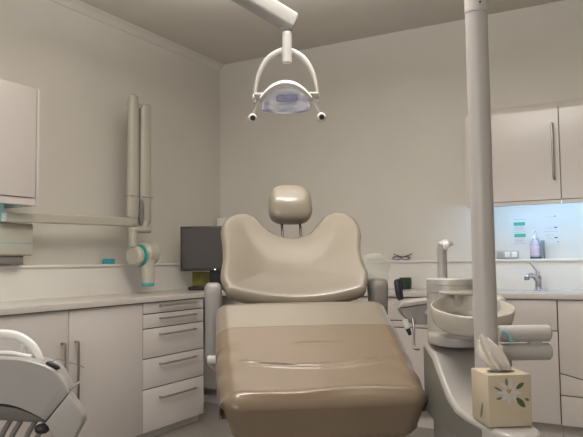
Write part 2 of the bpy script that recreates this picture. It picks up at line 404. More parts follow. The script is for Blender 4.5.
# ------------------------------------------------------------------ things along the back wall
# safety glasses
gy = BW - .045
t = thing('spectacles', 'plum-framed spectacles folded on the back ledge', 'glasses', (-1.713, gy, LZ))
bm = NB()
fr_ = []
for s in (-1, 1):
    c = Vector((-1.713 + s * .036, gy - .02, LZ + .0155))
    tube(bm, [c + Vector((.031 * math.cos(a), -.004 * math.cos(a) * s, .0135 * math.sin(a))) for a in [2 * PI * i / 20 for i in range(21)]],   .0042, 8)
tube(bm, [(-1.719, gy - .021, LZ + .017), (-1.713, gy - .022, LZ + .02), (-1.707, gy - .021, LZ + .017)], .0025, 8)
fo = obj('frame', bm, M['specs'], t)
bm = NB()
for s in (-1, 1):
    c = Vector((-1.713 + s * .036, gy - .02, LZ + .0155)); prism(bm, [(c.x + .029 * math.cos(a), c.z + .012 * math.sin(a)) for a in [2 * PI * i / 20 for i in range(20)]], 'y', gy - .021, gy - .0195)
obj('lenses', bm, M['lens'], fo)
for s in (-1, 1):
    bm = NB(); tube(bm, smoothpath([(-1.713 + s * .067, gy - .02, LZ + .020), (-1.713 + s * .03, gy + .004 + .003 * s, LZ + .018), (-1.713 - s * .035, gy + .012 + .004 * s, LZ + .034), (-1.713 - s * .075, gy + .015 + .004 * s, LZ + .05)]), .0036, 8)
    obj('temple', bm, M['specs'], t)
# dark green mug on worktop
t = thing('mug', 'dark green mug on the back worktop between chair and spittoon column', 'mug', (-1.645, 4.6, WT))
bm = NB(); lathe(bm, [(.034, 0), (.042, .004), (.045, .04), (.044, .082), (.041, .082), (.040, .02), (.01, .008)], (-1.63, 4.6, WT + .0005), 32); mg = obj('body', bm, M['green'], t)
bm = NB(); tube(bm, smoothpath([(-1.672, 4.6, WT + .068), (-1.70, 4.6, WT + .066), (-1.71, 4.6, WT + .042), (-1.70, 4.6, WT + .02), (-1.673, 4.6, WT + .018)]), .006, 10); obj('handle', bm, M['green'], t)
# soap bottle with pump
bx, by = -.752, BW - .05
t = thing('soap_bottle', 'clear pump soap bottle on the ledge above the tap', 'bottle', (bx, by, LZ))
bm = NB(); sc = Matrix.Diagonal((1, .75, 1)).to_3x3()
lathe(bm, [(.030, 0), (.036, .004), (.037, .02), (.036, .095), (.031, .115), (.017, .13), (.015, .14)], (bx, by, LZ + .0005), 32, sc); bo = obj('bottle', bm, M['soap'], t)
bm = NB(); lathe(bm, [(.0368, .022), (.0380, .022), (.0376, .088), (.0362, .088)], (bx, by, LZ + .0005), 32, sc); obj('label', bm, M['label'], bo)
bm = NB(); lathe(bm, [(.0305, .0), (.0372, .002), (.0375, .012), (.030, .012)], (bx, by, LZ + .0008), 32, sc); obj('base', bm, M['inkd'], bo)
bm = NB(); lathe(bm, [(.017, .135), (.017, .152), (.008, .156), (.006, .175)], (bx, by, LZ), 24); tube(bm, [(bx, by, LZ + .172), (bx, by, LZ + .186), (bx - .003, by - .03, LZ + .188), (bx - .004, by - .042, LZ + .178)], [.006, .008, .007, .005], 12); obj('pump', bm, M['white'], t)
bm = NB(); box(bm, bx + .040, bx + .052, by - .03, by + .049, LZ + .0005, LZ + .125, r=.002)
obj('holder', bm, M['ink'], t)
# socket plate
t = thing('socket', 'grey triple socket plate on the wall left of the soap bottle', 'socket', (-.95, BW, LZ))
bm = NB(); box(bm, -1.02, -.872, BW - .012, BW - .0005, LZ + .004, LZ + .062, r=.003); obj('plate', bm, M['sock'], t)
bm = NB(); cyl(bm, (-.995, BW - .012, LZ + .033), (-.995, BW - .0135, LZ + .033), .019, 24); obj('outlet', bm, M['unitd'], t)
for x in (-.948, -.900):
    bm = NB(); box(bm, x - .017, x + .017, BW - .0155, BW - .0118, LZ + .015, LZ + .051, r=.0012); obj('switch', bm, M['white'], t)
# notices on the wall
def notice(label, x0, x1, z0, z1, deco):
    t = thing('notice', label, 'notice', ((x0 + x1) / 2, BW, z0))
    bm = NB(); box(bm, x0, x1, BW - .0025, BW - .0004, z0, z1); p = obj('sheet', bm, M['paper'], t)
    deco(p)
def lines(p, m, segs, h=.0022, name='printed_line'):
    for a, b, z, *hh in segs:
        k = hh[0] if hh else h
        bm = NB(); box(bm, a, b, BW - .0032, BW - .0024, z - k / 2, z + k / 2)
        obj(name, bm, m, p)
def d1(p):
    lines(p, M['greenink'], [(-.900, -.823, 1.345, .024), (-.898, -.821, 1.264, .024)], name='green_heading')
    lines(p, M['ink'], [(-.896, -.835, z) for z in (1.322, 1.312, 1.302, 1.24, 1.23, 1.22)] + [(-.905, -.815, 1.376, .0015), (-.905, -.815, 1.288, .0015), (-.905, -.815, 1.207, .0015)], .0018)
notice('pale laminated notice with two green headings, behind the soap bottle', -.93, -.775, 1.19, 1.42, d1)
def d2(p):
    lines(p, M['inkd'], [(-.632, -.618, 1.39, .005), (-.634, -.614, 1.313, .007), (-.634, -.612, 1.243, .007), (-.615, -.607, 1.214, .005)], name='dark_mark')
    lines(p, M['ink'], [(-.69, -.635, 1.386, .0015), (-.685, -.64, 1.31, .0015), (-.70, -.61, 1.286, .0015), (-.695, -.635, 1.262, .0015), (-.68, -.64, 1.236, .0015), (-.69, -.66, 1.25, .0015)])
notice('pale laminated instruction sheet with small dark marks right of the soap bottle', -.765, -.595, 1.185, 1.425, d2)
# blue carton at the right edge
bm = NB(); box(bm, -.415, -.34, BW - .07, BW - .02, LZ + .0005, LZ + .07, r=.002)
solo('carton', bm, M['bluebox'], 'small slate-blue carton on the ledge at the right edge', 'box', (-.38, BW - .05, LZ))
# tap
tx, ty = -.715, 4.60
t = thing('tap', 'chrome lever tap on the worktop under the soap bottle', 'tap', (tx, ty, WT))
bm = NB(); lathe(bm, [(.03, 0), (.03, .006), (.023, .012), (.021, .06), (.024, .075), (.022, .095), (.012, .102)], (tx, ty, WT + .0005), 28); bd = obj('body', bm, M['chrome'], t)
bm = NB(); tube(bm, smoothpath([(tx, ty, WT + .06), (tx - .02, ty - .05, WT + .095), (tx - .035, ty - .11, WT + .10), (tx - .045, ty - .145, WT + .092), (tx - .046, ty - .15, WT + .08)]), [.018] * 12 + [.015] * 13, 16); sp = obj('spout', bm, M['chrome'], t)
bm = NB(); cyl(bm, (tx - .046, ty - .149, WT + .094), (tx - .046, ty - .149, WT + .072), .0175, 20, .003); obj('aerator', bm, M['steel'], sp)
bm = NB(); tube(bm, smoothpath([(tx, ty, WT + .098), (tx - .006, ty + .01, WT + .125), (tx - .03, ty + .03, WT + .155), (tx - .055, ty + .045, WT + .19)]), [.013] * 6 + [.008] * 13, 12); obj('lever', bm, M['steel'], t)

# ------------------------------------------------------------------ patient chair (frame turned CHR)
ac = .355
chair = thing('dental_chair', 'cream vinyl dental patient chair with raised leg rest, centre of the room', 'dental chair', (ac, 2.35, 0), CHR)
# pedestal and base, out of sight below
bm = NB(); superell(bm, (ac, 2.45, .05), (.30, .50, .05), 5); obj('floor_base', bm, M['unit'], chair)
bm = NB(); tube(bm, [(ac, 2.55, .08), (ac, 2.55, .3), (ac, 2.50, .55), (ac, 2.45, .72)], [.15, .14, .13, .13], 28); obj('lift_column', bm, M['unit'], chair)
def seat_profile():
    """side profile (b, z, half width), back to front, of the cushion's top"""
    P = []
    for i in range(41):
        s = i / 40
        b = 2.60 - .565 * s; z = .962 - .262 * s - .006 * math.sin(PI * s)
        w = .335 - .012 * s ** 2
        P.append((b, z, w))
    b0, z0 = P[-1][0], P[-1][1]
    # nose
    for i in range(1, 11):
        a = math.radians(25 + 65 * i / 10); r = .045
        c = (b0 + r * math.sin(math.radians(25)), z0 - r * math.cos(math.radians(25)))
        P.append((c[0] - r * math.sin(a), c[1] + r * math.cos(a), .323 - .008 * i / 10))
    b1, z1 = P[-1][0], P[-1][1]
    for i in range(1, 7):
        P.append((b1 + .010 * i / 6, z1 - .075 * i / 6, .315 - .026 * i / 6))
    bb, zz, ww = P[-1]
    for i in range(1, 6):
        a = PI / 2 * i / 5
        P.append((bb + .03 * (1 - math.cos(a)), zz - .03 * math.sin(a), ww - .02 * (i / 5) ** 2))
    return P
SP = seat_profile()
def normals2(P):
    N = []
    for i in range(len(P)):
        a, b = P[max(i - 1, 0)], P[min(i + 1, len(P) - 1)]
        t = Vector((b[0] - a[0], b[1] - a[1])).normalized(); N.append(Vector((t.y, -t.x)))
    # make them point up/forward
    return [(n if (n.y > 0 or n.x < 0) else -n) for n in N]
SN = normals2(SP)
NU = 60
def seat_grid(i0, i1, off=0.0, r=.05, drop=.035, disp=None):
    rings = []
    for i in range(i0, i1):
        b, z, w = SP[i]; n = SN[i]
        # back end rounding
        back = max(0, (3 - i) / 3) if i0 == 0 else 0
        row = []
        for j in range(NU + 1):
            t = -1 + 2 * j / NU
            # across: flat part, corner arc, side
            fl = w - r; Ltot = fl + r * PI / 2 + drop; s = abs(t) * Ltot
            if s < fl: a, d = s, 0
            elif s < fl + r * PI / 2:
                q = (s - fl) / r; a, d = fl + r * math.sin(q), r * (1 - math.cos(q))
            else: a, d = w, r + s - fl - r * PI / 2
            d += -.004 * (1 - min(1, (a / w)) ** 2) + back * .03
            nx, nn = (0, 1)
            if s > fl:
                q = min((s - fl) / r, PI / 2); nx, nn = math.sin(q), math.cos(q)
            k = off + (disp(math.copysign(a, t), i, b, z) if disp else 0)
            a2 = a + nx * k; d2 = d - nn * k
            row.append((ac + math.copysign(a2, t), b - n.x * d2, z - n.y * d2))
        rings.append(row)
    return rings
bm = NB(); R = seat_grid(0, len(SP)); vs = loft(bm, R, closed=False)
# close the underside
und = [[bm.verts.new((p[0], p[1], p[2])) for p in (r[0], r[-1])] for r in []]
for a, b in zip(vs, vs[1:]):
    bm.faces.new((a[0], b[0], b[-1], a[-1]))
bm.faces.new(vs[0]); bm.faces.new(vs[-1][::-1])
bmesh.ops.recalc_face_normals(bm, faces=bm.faces[:])
obj('seat_cushion', bm, M['vinyl'], chair, sharp=70)
# plastic cover with creases
def crease(a, i, b, z):
    h = 0
    def ridge(d, w): return math.exp(-(d / w) ** 2)
    # long crease
    bc = 2.222 - .055 * (1 - (a / .30) ** 2)
    h += .0045 * ridge(b - bc, .006) * max(0, 1 - (abs(a + .01) / .25) ** 4)
    h += .0035 * ridge(b - bc + .016, .005) * max(0, 1 - (abs(a) / .26) ** 4)
    # second crease, left
    bc2 = 2.205 - .20 * max(0, a + .27)
    h += .004 * ridge(b - bc2, .006) * (1 if -.27 < a < -.02 else 0) * math.sin(PI * min(1, max(0, (a + .27) / .25)))
    bc3 = 2.18 + .12 * (a - .10)
    h += .003 * ridge(b - bc3, .006) * (math.sin(PI * (a - .06) / .2) if .06 < a < .26 else 0)
    bc4 = 2.29 + .02 * a
    h += .002 * ridge(b - bc4, .008) * (math.sin(PI * (a + .1) / .2) if -.1 < a < .1 else 0)
    # ridge at the front edge
    h += .006 * ridge(b - 2.034 - .006 * math.sin(a * 14), .010) * (1 if z > .66 else 0) * max(0, 1 - (abs(a) / .30) ** 6)
    h += .0003 * math.sin(a * 23 + b * 31) + .0002 * math.sin(a * 51 - b * 17)
    if abs(a) > .25 and b < 2.3: h += .0025 * math.sin(b * 60 + a * 40) * (abs(a) - .25) / .07
    return h
SPo, SNo = SP, SN
def densify(P, k=3):
    out = []
    for a, b in zip(P, P[1:]):
        for j in range(k): out.append(tuple(a[q] + (b[q] - a[q]) * j / k for q in range(len(a))))
    out.append(P[-1]); return out
SP = densify(SPo, 6); SN = normals2(SP)
NU = 110
i0 = next(i for i, p in enumerate(SP) if p[0] < 2.40)
bm = NB(); R2 = seat_grid(i0, len(SP), off=.004, drop=.037, disp=crease)
# drape a little below the nose
last = R2[-1]
for q in range(1, 5):
    R2.append([(p[0] + (ac - p[0]) * .02 * q, p[1] + .010 * q, p[2] - .014 * q - .004 * math.sin(p[0] * 40)) for p in last])
loft(bm, R2, closed=False)
bmesh.ops.recalc_face_normals(bm, faces=bm.faces[:])
cv = obj('plastic_cover', bm, M['film'], chair, sharp=180)
cv['label'] = 'creased tan plastic cover over the foot end'
sol = cv.modifiers.new('thickness', 'SOLIDIFY'); sol.thickness = .0012; sol.offset = -1
# underside pan
bm = NB(); prism(bm, [(2.05, .575), (2.62, .835), (2.62, .775), (2.30, .70), (2.10, .54)], 'x', ac - .20, ac + .20, bev=.01); obj('seat_pan', bm, M['unitd'], chair)
# backrest
OUT = [(0.093, -0.019), (0.056, 0.015), (0.042, 0.061), (0.044, 0.118), (0.052, 0.187), (0.052, 0.28), (0.047, 0.356), (0.053, 0.412), (0.073, 0.466), (0.117, 0.515), (0.172, 0.530), (0.219, 0.503), (0.257, 0.437), (0.304, 0.392), (0.359, 0.374), (0.426, 0.392), (0.483, 0.460), (0.527, 0.512), (0.574, 0.530), (0.626, 0.502), (0.659, 0.434), (0.665, 0.348), (0.645, 0.245), (0.643, 0.155), (0.647, 0.085), (0.628, 0.018), (0.588, -0.019), (0.35, -.035)]
pb, pz = 2.625, .966
tl = math.radians(40.66); tb, tz = math.cos(tl), math.sin(tl); nb, nz = -tz, tb
so = smoothpath([(x, y, 0) for x, y in OUT], 5, closed=True)
cx, cy = .352, .205
def bpt(a, v, h):
    h += .55 * (a - cx) ** 2 - .02
    return (a, pb + tb * v + nb * h, pz + tz * v + nz * h)
def edge_dist(x, y):
    best = 9
    for a, b in zip(so, so[1:] + so[:1]):
        dx, dy = b.x - a.x, b.y - a.y; L2 = dx * dx + dy * dy
        k = max(0, min(1, ((x - a.x) * dx + (y - a.y) * dy) / L2)) if L2 else 0
        best = min(best, math.hypot(x - a.x - dx * k, y - a.y - dy * k))
    return best
def puff(d):
    if d < .030: return .030 * math.sqrt(max(0, 1 - (1 - d / .030) ** 2))
    k = min(1, (d - .030) / .16); k = k * k * (3 - 2 * k)
    return .030 - .015 * k
bm = NB(); rings = []
for k, sgn in [(0.02, -1), (.5, -1), (.8, -1), (.9, -1), (.96, -1), (.985, -1), (1.0, 0)] + [(q, 1) for q in (.997, .99, .98, .965, .95, .935, .92, .90, .88, .86, .83, .80, .77, .74, .70, .66, .62, .57, .52, .46, .40, .32, .24, .15, .06, .015)]:
    ring = []
    for p in so:
        x, y = cx + (p.x - cx) * k, cy + (p.y - cy) * k
        d = edge_dist(x, y)
        ring.append(bpt(x, y, puff(d) if sgn > 0 else -1.3 * min(puff(d), .034) if sgn < 0 else 0))
    rings.append(ring)
loft(bm, rings); bk = obj('backrest', bm, M['vinyl'], chair, sharp=80)
bm = NB(); rings = [[bpt(cx + (p.x - cx) * s, cy + (p.y - cy) * s * .9, h) for p in so] for s, h in ((.02, -.085), (.5, -.085), (.7, -.08), (.75, -.056))]
loft(bm, rings); obj('back_shell', bm, M['unitd'], chair)
# headrest
hb, hz = 3.02, 1.366
def hshape(q):
    t = q.z / .092
    q = q.copy(); q.x *= 1 - .05 * t - .04 * t * t
    if q.y < 0: q.y *= 1.0 - .35 * max(0, t) ; q.y += .012 * max(0, (1 - abs(t)))*0
    return q
rot = Matrix.Rotation(math.radians(-16), 3, 'X')
bm = NB(); superell(bm, (.369, hb, hz), (.1, .055, .092), 3.4, 48, 32, rot, hshape); hr = obj('headrest', bm, M['vinyl'], chair, sharp=80)
for a in (.328, .412):
    bm = NB(); cyl(bm, (a, hb + .004, hz - .06), (a, hb - .10, 1.10), .006, 12); obj('rod', bm, M['rod'], chair)
# arm rests
def armrest(a0, a1, b, zt, name='armrest', zb=.66):
    bm = NB(); am = (a0 + a1) / 2; hw = (a1 - a0) / 2
    secs = []
    for z, k, db, hb_ in ((zb, .80, .0, .045), (zb + .015, .92, 0, .052), (.80, .92, 0, .052), (.93, .96, 0, .055), (zt - .04, 1.05, -.002, .058), (zt - .018, 1.0, -.002, .055), (zt - .005, .8, -.002, .045), (zt, .5, 0, .03)):
        secs.append([(am + hw * k * math.copysign(abs(math.cos(q)) ** .6, math.cos(q)), b + db + hb_ * math.copysign(abs(math.sin(q)) ** .6, math.sin(q)), z) for q in [2 * PI * i / 28 + .01 for i in range(28)]])
    loft(bm, secs); o = obj(name, bm, M['unit'], chair)
    return o
al = armrest(-.022, .046, 2.665, 1.022, zb=.715); al.data.materials[0] = M['tray']
bm = NB(); tube(bm, smoothpath([(0.012, 2.665, .74), (.016, 2.66, .70), (.06, 2.65, .69), (.2, 2.58, .74)]), .022, 16); obj('arm_bracket', bm, M['unitd'], chair)
bm = NB(); cyl(bm, (-.012, 2.60, .728), (.06, 2.60, .728), .017, 16, .004); obj('arm_pivot', bm, M['white'], chair)
ar = armrest(.656, .730, 2.70, 1.030)
ar.data.materials[0] = M['armdk']
bm = NB(); tube(bm, smoothpath([(.71, 2.69, .69), (.70, 2.66, .66), (.64, 2.62, .65), (.5, 2.56, .72)]), .022, 16); obj('arm_bracket', bm, M['unitd'], chair)
bm = NB(); superell(bm, (.680, 2.70, 1.064), (.060, .055, .072), 2.6, 40, 24, None, lambda q: q + Vector((.004 * math.sin(q.z * 90), .004 * math.sin(q.z * 70 + q.x * 60), 0)))
sl = obj('plastic_sleeve', bm, M['sheer'], ar); sl['label'] = 'clear plastic sleeve over the top of the armrest'

# ------------------------------------------------------------------ dental unit with spittoon (frame turned YAW)
U = thing('dental_unit', 'cream spittoon unit with bowl, column and light pole right of the chair', 'dental unit', (.52, 2.0, 0), YAW)
# body: shelf sweeping up into the column foot
prof = [(1.585, .672, .535, .560), (1.592, .682, .512, .582), (1.605, .688, .497, .592), (1.64, .690, .482, .599), (1.70, .690, .474, .602), (1.80, .690, .460, .604), (1.87, .694, .451, .604), (1.93, .715, .444, .600), (1.98, .750, .438, .595), (2.03, .785, .434, .590), (2.08, .812, .433, .590), (2.16, .826, .434, .600), (2.24, .828, .440, .605), (2.29, .82, .452, .598)]
bm = NB(); rings = []
for d, z, l0, l1 in smoothpath([(p[0], p[1], 0) for p in prof], 1) and prof:
    zb = .615 + (.03 if d < 1.59 else .012 if d < 1.6 else 0)
    r = min(.014, (z - zb) / 2 - .001); w = l1 - l0
    ring = []
    for (xc, zc, a0) in ((l1 - r, z - r, 0), (l0 + r, z - r, 90), (l0 + r, zb + r, 180), (l1 - r, zb + r, 270)):
        for k in range(5):
            a = math.radians(a0 + 90 * k / 4); ring.append((xc + r * math.cos(a), d, zc + r * math.sin(a)))
    rings.append(ring)
loft(bm, rings); ub = obj('body', bm, M['unit'], U, sharp=50)
bm = NB(); rings = []  # thin dark strip: the shade on the left flank put into its colour
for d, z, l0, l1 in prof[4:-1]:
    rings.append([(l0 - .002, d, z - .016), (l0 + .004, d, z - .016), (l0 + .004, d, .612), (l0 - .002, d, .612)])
loft(bm, rings); obj('flank_shade_strip', bm, M['side'], U)['label'] = 'dark strip with painted shade along the shelf flank'
bm = NB(); prism(bm, [(.47, 1.80), (.59, 1.80), (.59, 2.26), (.47, 2.26)], 'z', 0, .6145, bev=.01); obj('pedestal', bm, M['unitd'], U)
# column with seams
bm = NB(); lathe(bm, [(.075, .83), (.075, .995), (.0735, .996), (.0735, .998), (.076, .999), (.076, 1.018), (.0745, 1.019), (.0745, 1.021), (.076, 1.022), (.075, 1.038), (.068, 1.043), (.01, 1.0435)], (.523, 2.205, 0), 48); col = obj('column', bm, M['unit'], U, sharp=25)
# collar under the bowl
def stadium(x, y0, y1, r, n=16):
    return [(x + r * math.cos(a), y1 + r * math.sin(a)) for a in [PI * i / n for i in range(n + 1)]] + [(x + r * math.cos(a), y0 + r * math.sin(a)) for a in [PI + PI * i / n for i in range(n + 1)]]
bm = NB(); prism(bm, [(.522 + .086 * math.cos(a), 2.14 + .115 * math.sin(a)) for a in [2 * PI * i / 40 for i in range(40)]], 'z', .834, .868, bev=.008); obj('collar', bm, M['unit'], U)
# spittoon bowl, tipped slightly to the viewer
bc = Vector((.546, 2.035, .885)); tilt = Matrix.Rotation(math.radians(11.5), 3, 'X')
bm = NB(); lathe(bm, [(.045, .004), (.080, .006), (.104, .014), (.116, .028), (.122, .052), (.125, .074), (.1235, .078), (.120, .079), (.117, .075), (.113, .055), (.102, .034), (.07, .022), (.02, .018)], bc, 56, tilt); bw = obj('bowl', bm, M['bowl'], U)
bm = NB(); lathe(bm, [(.018, .0185), (.018, .022), (.004, .023)], bc, 24, tilt); obj('drain', bm, M['chrome'], bw)
bm = NB(); lathe(bm, [(.05, -.018), (.075, -.016), (.07, .008), (.05, .009)], bc, 32); obj('bowl_seat', bm, M['unitd'], U)
bm = NB(); superell(bm, (.655, 2.12, .93), (.022, .05, .06), 3); obj('splash_guard', bm, M['unit'], U)
# cup filler
bm = NB(); tube(bm, smoothpath([(.500, 2.205, 1.043), (.500, 2.205, 1.10), (.500, 2.203, 1.140), (.502, 2.20, 1.153), (.512, 2.198, 1.159), (.522, 2.196, 1.155), (.526, 2.195, 1.147)], 5), [.0165] * 12 + [.0155] * 4 + [.0125] * 15, 18); obj('cup_filler', bm, M['unit'], U)
bm = NB(); cyl(bm, (.500, 2.187, 1.148), (.520, 2.187, 1.152), .0135, 16, .004); obj('filler_cap', bm, M['white'], U)
bm = NB(); lathe(bm, [(.03, .992), (.055, .9935), (.061, .998), (.060, 1.003), (.05, 1.002), (.01, 1.001)], (.521, 2.085, .002), 40); ct = obj('cup_tray', bm, M['bowl'], U)
bm = NB(); cyl(bm, (.52, 2.10, .985), (.52, 2.15, .985), .009, 12); cyl(bm, (.52, 2.10, .98), (.52, 2.10, .9945), .009, 12); obj('tray_arm', bm, M['unit'], ct)
# light pole
bm = NB(); tube(bm, [(.5245, 1.81, .6905), (.5245, 1.81, .70), (.5245, 1.81, 1.79), (.5245, 1.81, 1.7902)], [.0315, .0315, .0305, .0305], 40)
pl = obj('light_pole', bm, M['pole'], U)
bm = NB(); tube(bm, [(.5245, 1.81, 1.7905), (.5245, 1.81, 1.80), (.5245, 1.81, 1.803), (.5245, 1.81, 2.315)], [.0318, .0318, .0312, .0312], 40)
obj('pole_sleeve', bm, M['pole'], pl)
bm = NB(); cyl(bm, (.527, 1.7795, 1.812), (.527, 1.7765, 1.812), .0028, 12); obj('screw', bm, M['black'], pl)
# suction holder: two stacked bars
hold = NB(); box(hold, .660, .695, 1.858, 1.882, .835, .90, r=.004); box(hold, .585, .615, 1.872, 1.9, .69, .845, r=.008)
ho = obj('holder_bracket', hold, M['unitd'], U)
for z in (.8945, .8435):
    bm = NB(); cyl(bm, (.576, 1.868, z), (.721, 1.870, z), .0235, 28, .005); obj('holder_bar', bm, M['bars'], U)
bm = NB(); tube(bm, smoothpath([(.575, 1.835, .905), (.59, 1.838, .90), (.600, 1.84, .885), (.604, 1.842, .872)]), .0045, 10); obj('suction_tip', bm, M['blue'], U)['label'] = 'pale blue suction tip'
# instrument rest left of the column
bm = NB(); prism(bm, [(.390, .93), (.500, .947), (.500, .868), (.435, .872), (.402, .903)], 'y', 2.40, 2.50, bev=.004); ir = obj('instrument_rest', bm, M['unitd'], U)
bm = NB(); prism(bm, [(.380, .9315), (.500, .9485), (.500, .962), (.395, .952)], 'y', 2.385, 2.51, bev=.003); obj('rest_top', bm, M['unit'], U)
bm = NB(); cyl(bm, (.49, 2.42, .91), (.52, 2.26, .91), .02, 16); obj('rest_arm', bm, M['unitd'], U)
bm = NB(); tube(bm, smoothpath([(.432, 2.395, .895), (.434, 2.39, .86), (.434, 2.39, .80), (.436, 2.385, .787), (.452, 2.38, .785)]), .0045, 10); obj('hook', bm, M['steel'], U)
bm = NB(); tube(bm, [(.404, 2.392, .89), (.410, 2.39, .862), (.416, 2.388, .845)], [.011, .010, .004], 12); obj('syringe_tip', bm, M['white'], U)
bm = NB(); tube(bm, [(.412, 2.388, .858), (.420, 2.386, .835)], [.009, .006], 12); obj('syringe_nozzle', bm, M['black'], U)
bm = NB(); tube(bm, [(.383, 2.43, 1.032), (.386, 2.43, 1.02), (.392, 2.43, .975), (.397, 2.43, .958)], [.010, .014, .014, .011], 14)
t = thing('handpiece', 'dark navy handpiece standing in the instrument rest', 'handpiece', (.397, 2.43, .95), YAW)
obj('grip', bm, M['navy'], t)
bm = NB(); tube(bm, [(.398, 2.43, 1.033), (.400, 2.43, .995)], [.006, .008], 12); obj('collet', bm, M['black'], t)

# ------------------------------------------------------------------ tissue box on the unit shelf
bx0, bx1, by0, by1, bz0, bz1 = .4735, .5835, 1.652, 1.768, .6915, .818
t = thing('tissue_box', 'cream tissue box printed with a white lily on the unit shelf', 'tissue box', ((bx0 + bx1) / 2, (by0 + by1) / 2, bz0), YAW)
t.rotation_euler.z = YAW + math.radians(5)
bm = NB(); box(bm, bx0, bx1, by0, by1, bz0, bz1, r=.0015); cb = obj('carton', bm, M['card'], t)
bm = NB(); hx, hy = .5295, 1.708
prism(bm, [(hx + .036 * math.cos(a), hy + .026 * math.sin(a)) for a in [2 * PI * i / 32 for i in range(32)]], 'z', bz1 - .001, bz1 + .0004); obj('opening', bm, M['gap'], cb)
def leafpts(cx_, cz_, ang, L, W):
    out = []
    for i in range(13): s = i / 12; out.append((s * L, W * math.sin(PI * s) ** .8))
    for i in range(11, 0, -1): s = i / 12; out.append((s * L, -W * math.sin(PI * s) ** .8))
    ca, sa = math.cos(math.radians(ang)), math.sin(math.radians(ang))
    return [(cx_ + u * ca - v * sa, cz_ + u * sa + v * ca) for u, v in out]
K = (bx1 - bx0) / 44.0
def fp(px, py): return bx0 + (px - 487) * K, bz1 - (py - 374.5) * (bz1 - bz0) / 49.0
fc = fp(509, 391)
bm = NB()
for a, L in ((85, .030), (40, .026), (-5, .024), (-50, .030), (-95, .026), (-140, .026), (180, .028), (135, .030)):
    prism(bm, leafpts(*fc, a, L * 1.2, .0052), 'y', by0 - .0006, by0 + .0001)
obj('lily_print', bm, M['petal'], cb)
for p, a, L, W in ((fp(515, 388), 35, .026, .0052), (fp(515, 396), -48, .034, .0070), (fp(524, 397), -30, .012, .003)):
    bm = NB(); prism(bm, leafpts(*p, a, L, W), 'y', by0 - .0009, by0 + .0001); obj('leaf_print', bm, M['leaf'], cb)
for p, a, L, W in ((fp(506, 385), 95, .020, .0032), (fp(501, 390), 150, .024, .003), (fp(501, 396), 190, .016, .003)):
    bm = NB(); prism(bm, leafpts(*p, a, L, W), 'y', by0 - .0009, by0 + .0001); obj('bud_print', bm, M['leafd'], cb)
bm = NB()
for a in (60, 95, 120): prism(bm, leafpts(*fp(508, 392), a, .014, .0018), 'y', by0 - .0011, by0 + .0001)
obj('stamen_print', bm, M['stamen'], cb)
bm = NB()
prism(bm, leafpts(by0 + .055, bz0 + .010, 110, .045, .006), 'x', bx0 - .0008, bx0 + .0001)
obj('leaf_print', bm, M['leafd'], cb)
bm = NB(); box(bm, bx0 + .002, bx1 - .001, by0 - .0005, by0 + .0001, bz0 + .0325, bz0 + .0335); obj('fold_line', bm, mat('faint_tan_ink', (.55, .45, .30), .6, noise=.1), cb)
# tissue pulled out
bm = NB(); rows = []
cl = [(.530, 1.708, .8225, .026), (.522, 1.700, .836, .026), (.511, 1.695, .849, .028), (.501, 1.690, .862, .029), (.492, 1.689, .874, .026), (.486, 1.690, .886, .022), (.482, 1.692, .896, .017), (.478, 1.694, .906, .010)]
cs_ = smoothpath([c[:3] for c in cl], 5)
for i, p in enumerate(cs_):
    f = i / 5; k = min(int(f), len(cl) - 2); w = cl[k][3] + (cl[k + 1][3] - cl[k][3]) * (f - k)
    row = []
    for j in range(49):
        s = -1 + 2 * j / 48
        fold = .011 * math.sin(s * 3.6 + i * .06) + .003 * math.sin(s * 9 - i * .15) + .0006 * math.sin(s * 21 + i * .3)
        tilt_ = .35 * s * w * min(1, max(0, i - 3) / 8)
        row.append(p + Vector((s * w, fold * (w / .03), tilt_ * .9 + .0006 * math.sin(s * 11 + i * .5) + (.007 * math.sin(s * 4.2 + 1) if i > len(cs_) - 4 else 0))))
    rows.append(row)
loft(bm, rows, closed=False); ts = obj('tissue', bm, M['tissue'], None, (.530, 1.708, .8225), sharp=180); place(ts, (.530, 1.708, .8225), YAW)
ts['label'] = 'crumpled pale tissue sticking up out of the flowered box'; ts['category'] = 'tissue'
sol = ts.modifiers.new('thickness', 'SOLIDIFY'); sol.thickness = .0008

# ------------------------------------------------------------------ operating light (frame turned YAW)
OL = thing('operating_light', 'white dental operating light on a jointed arm above the chair', 'lamp', (.5245, 1.81, 2.3155), YAW)
bm = NB(); cyl(bm, (.5245, 1.81, 2.3155), (.5245, 1.81, 2.395), .045, 32, .006); obj('pole_cap', bm, M['armw'], OL)
E0 = Vector((-.62, 2.16, 2.335))
def beam(bm, p, q, hw, hh, r=.008):
    p, q = Vector(p), Vector(q); d = (q - p).normalized(); x = d.cross(Vector((0, 0, 1))).normalized(); y = x.cross(d)
    def ring(c, k):
        out = []
        for sx, sy, a0 in ((1, 1, 0), (-1, 1, 90), (-1, -1, 180), (1, -1, 270)):
            for i in range(4):
                a = math.radians(a0 + 30 * i); rr = r * k
                out.append(c + x * (sx * (hw * k - rr) + rr * math.cos(a)) + y * (sy * (hh * k - rr) + rr * math.sin(a)))
        return out
    loft(bm, [ring(p, .8), ring(p + d * .008, 1), ring(q - d * .008, 1), ring(q, .8)])
bm = NB(); beam(bm, (.5245, 1.81, 2.365), E0 + Vector((0, 0, .03)), .03, .028); obj('link_arm', bm, M['armw'], OL)
bm = NB(); cyl(bm, E0 - Vector((0, 0, .09)), E0 + Vector((0, 0, .065)), .042, 32, .006); obj('elbow', bm, M['armw'], OL)
tipp = Vector((-.008, 2.44, 2.015))
